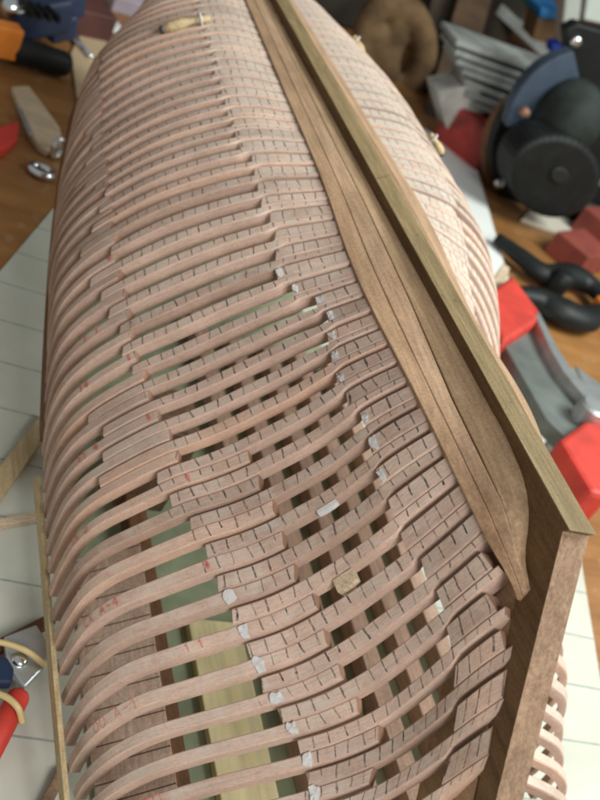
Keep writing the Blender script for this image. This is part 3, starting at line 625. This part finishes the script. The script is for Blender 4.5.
# disc sander
ds=empty('disc_sander',on(560,228)); tag(ds,'black disc sander with a domed motor and blue guard on the bench','sander')
ys_=72.0
def circ(cx,cy,rx,ry,n=40,a0=0,a1=2*math.pi): return [(cx+rx*math.cos(a),cy+ry*math.sin(a)) for a in np.linspace(a0,a1,n,endpoint=abs(a1-a0)<6.2)]
upright('wooden_rim',circ(560,162,76,80),ys_+1.4,1.4,MAT['brown'],.1,ds)
upright('disc',circ(562,157,71,76),ys_,1.2,BLK,.15,ds)
upright('base',[(508,205),(560,236),(606,240),(606,190),(520,170)],ys_+3,6,BLK,.2,ds)
outer=circ(592,138,86,88,20,math.radians(187),math.radians(258)); inner=circ(592,138,58,60,20,math.radians(258),math.radians(187))
upright('blue_guard',outer+inner,ys_-2.0,1.6,plain('slate_blue_enamel',(.035,.052,.08),.6,0,.3,24),.15,ds)
upright('mounting_plate',[(566,30),(578,24),(612,34),(612,120),(572,112)],ys_-.5,1.6,BLK,.2,ds)
c=hity(567,118,ys_-3.0); bm=ball(c,3.6,(1,1.1,1.15)); upright('cover',circ(556,178,46,42),ys_-7.4,4.2,BLK,.6,ds); upright('hub',circ(560,176,9,8),ys_-7.7,.7,plain('worn_black',(.02,.022,.02),.5,.3,.4,40),.15,ds)
link_bm('motor_housing',bm,plain('dark_green_grey_paint',(.018,.024,.021),.7,0,.6,26,.3),ds,True)
bm=bm_box(hity(585,208,ys_-.9),((1,0,0),(0,1,0),(0,0,1)),(2.6,.8,.5),.15); link_bm('latch',bm,plain('worn_steel',(.10,.11,.10),.55,.5,.4,30),ds)
c=hity(540,145,ys_-3); link_bm('knob',ball(c,1.5,(1,1.3,1.4)),BLK,ds,True)
c=hity(523,110,ys_-3.4); link_bm('copper_cap',tube([c,c+np.array([0,-.8,0])],.45,14),plain('dull_copper',(.28,.14,.09),.6,.2,.2,20),ds,True)
for q in ((576,42),(499,184),(603,182)):
    c=hity(*q,ys_-.7); link_bm('screw',ball(c,.62,(1,.6,1)),CHR,ds,True)
fixparent(ds)
# boxes, papers, shelf at the back
boxthing('red_carton',on(468,165)+np.array([-3,-1,0]),on(468,165)+np.array([4.5,6,5.2]),plain('red_card',(.30,.028,.022),.6,0,.6,28,.5,.6),'crumpled red carton behind the white card','carton',.5,35)
boxthing('red_carton',on(498,128)+np.array([-3,0,0]),on(498,128)+np.array([4.,3,5.0]),plain('red_card_bright',(.5,.03,.03),.55,0,.15,25),'small red carton squeezed beside the disc sander','carton',.2,10)
o=upright('cream_box',[(437,92),(480,84),(486,132),(450,142)],80,4,plain('cream_card',(.40,.39,.36),.6,0,.55,14),.2); tag(o,'cream box carrying the pile of grey trays','box')
for k_ in range(7):
    yk=82; j1,j2=random.uniform(-5,5),random.uniform(-3,3); a=hity(450+2.2*k_+j1,33+10*k_,yk); b=hity(548-1.5*k_,70+9*k_+j2,yk)
    bm=bar(a,b,5+random.uniform(-.6,.6),.62,.1)
    o=link_bm('grey_tray',bm,plain('dim_grey_plastic',(.235,.245,.235),.6,0,.45,22)); tag(o,['topmost','second','third','fourth','fifth','sixth','lowest'][k_]+' grey tray of the tilted pile behind the hull','tray',group='tilted pile of grey trays')
o=link_bm('shelf',bar(hity(478,-12,125),hity(562,66,125),9,1.6,.1),GREY); tag(o,'grey shelf board slanting across the top right','shelf')
o=link_bm('brown_backboard',bar(hity(470,20,134),hity(575,110,134),2,26,.1),plain('brown_slats',(.10,.05,.025),.7,0,.5,14)); tag(o,'brown slatted board under the grey shelf','board')
bx=empty('blue_lidded_jar',hity(550,46,108)); tag(bx,'brown jar with a blue lid standing at the top right','jar')
upright('jar',[(538,18),(564,22),(560,47),(532,40)],108,4,plain('brown_glass',(.16,.10,.05),.3,0,.2,20),.3,bx); upright('lid',[(541,8),(567,13),(565,22),(539,18)],107.6,5,plain('blue_lid_plastic',(.03,.22,.55),.4,0,.1,20),.3,bx); fixparent(bx)
o=upright('green_bottle',[(524,-6),(544,-6),(543,8),(535,14),(527,8)],112,4,plain('green_plastic',(.01,.22,.05),.4,0,.2,20),.5); tag(o,'green bottle at the top edge beside the blue lidded jar','bottle')
o=upright('upright_board',[(566,-8),(583,-8),(577,46),(561,44)],98,2.4,plain('mint_board',(.50,.54,.50),.45,0,.08,20),.3); tag(o,'pale grey upright panel above the disc sander','panel')
o=upright('mint_board',[(588,-8),(612,-8),(612,26),(584,20)],102,2,plain('mint_panel',(.62,.70,.64),.4,0,.06,20),.2); tag(o,'pale mint panel in the top right corner','panel')
o=upright('blue_tape',[(553,44),(568,44),(566,53),(551,54)],100,2,plain('blue_tape_face',(.02,.07,.5),.4,0,.1,20),.2); tag(o,'small bright blue block under the pale grey panel','block')
# brown sack
bm=None
for pts,rs in (([(366,112),(361,70),(362,40),(372,14),(392,4),(412,12),(424,42),(418,74),(396,100),(384,118)],[1.5,1.5,1.4,1.6,1.7,1.7,1.8,1.9,1.7,1.6]),
               ([(370,18),(378,42),(386,66),(384,90)],[1.2,1.6,1.9,1.5]),([(398,8),(396,32),(390,56)],[1.3,1.4,1.6]),([(372,110),(392,116),(412,112)],[2,2.2,2])):
    P=smooth_line([hity(px,py,98) for px,py in pts],24); bm=tube(P,np.interp(np.linspace(0,1,24),np.linspace(0,1,len(rs)),rs),14,bm)
def burlap():
    m,t,n,l,b=nt('brown_burlap'); co=objc(t); q=noise(t,co,22,4,.6); f_=noise(t,co,300,2,.5); col=ramp(t,q,[(.3,(.075,.042,.018)),(.7,(.20,.12,.055))]); l.new(col,b.inputs['Base Color']); b.inputs['Roughness'].default_value=.9; bump(t,b,f_,.4,.002); return m
o=link_bm('brown_sack',bm,burlap(),None,True); rm=o.modifiers.new('r','REMESH'); rm.mode='VOXEL'; rm.voxel_size=.45*S; rm.use_smooth_shade=True; sm=o.modifiers.new('s','SMOOTH'); sm.iterations=4
tag(o,'brown cloth sack slumped with dark folds behind the hull','sack')
o=link_bm('pipe',tube([hity(458,-14,118),hity(410,84,108)],.9,14),plain('blue_grey_pipe',(.08,.10,.14),.4,.3,.2,20),None,True); tag(o,'dark blue grey pipe leaning beside the brown sack','pipe')
o=link_bm('plank',bar(hity(476,-10,110),hity(436,132,88),4.5,1.4,.1),plain('dim_brown_plank',(.08,.045,.022),.7,0,.4,20)); tag(o,'dim brown plank leaning between the pipe and the tray pile','plank')
o=link_bm('plank',bar(hity(446,-10,112),hity(418,120,94),4.,1.4,.1),plain('black_brown_plank',(.035,.024,.016),.8,0,.4,20)); tag(o,'almost black plank leaning beside the dark blue grey pipe','plank')

o=link_bm('dark_backdrop',bm_box((42,116,-2),((.93,.37,0),(-.37,.93,0),(0,0,1)),(26,3,16.4),.3),plain('backdrop_dark_brown',(.035,.027,.02),.75,0,.5,9)); tag(o,'added dark cabinet standing behind the brown sack','backdrop')  # dark box added to keep the background behind the sack dim
LW,LC=28.0,15.0
# ------------------------------------------------------------------ light
w=bpy.data.worlds.new('World'); scene.world=w; w.use_nodes=True
w.node_tree.nodes['Background'].inputs[0].default_value=(.90,.94,.92,1); w.node_tree.nodes['Background'].inputs[1].default_value=.29
def area(name,loc,target,size,power,col):
    ld=bpy.data.lights.new(name,'AREA'); ld.shape='RECTANGLE'; ld.size,ld.size_y=size[0]*S,size[1]*S; ld.energy=power; ld.color=col
    o=bpy.data.objects.new(name,ld); COL.objects.link(o); o.location=tuple(np.array(loc,float)*S)
    d=Vector(np.array(target,float)-np.array(loc,float)); o.rotation_euler=d.to_track_quat('-Z','Y').to_euler(); return o
area('window_light',(74,8,72),(0,12,-6),(55,50),LW,(.94,1.0,.95))
area('ceiling_lamp',(0,-75,60),(0,12,-6),(45,35),LC,(1.0,.965,.93))
scene.view_settings.view_transform='Standard'; scene.view_settings.look='None'; scene.view_settings.exposure=.17; scene.view_settings.gamma=1
scene.render.engine='CYCLES'
scene.cycles.filter_width=2.0
GROUPS={'wooden_peg':'wooden pegs on the hull planks','wood_stick':'sticks lying on the left paper','steel_ring':'shiny steel rings at left','wooden_block':'red brown blocks by the sander','rubber_band':'rubber bands on the clamp','plank':'dark planks leaning at the back','red_carton':'red cartons behind the card'}
for o in scene.objects:
    if o.parent is None and o.name.split('.')[0] in GROUPS: o['group']=GROUPS[o.name.split('.')[0]]
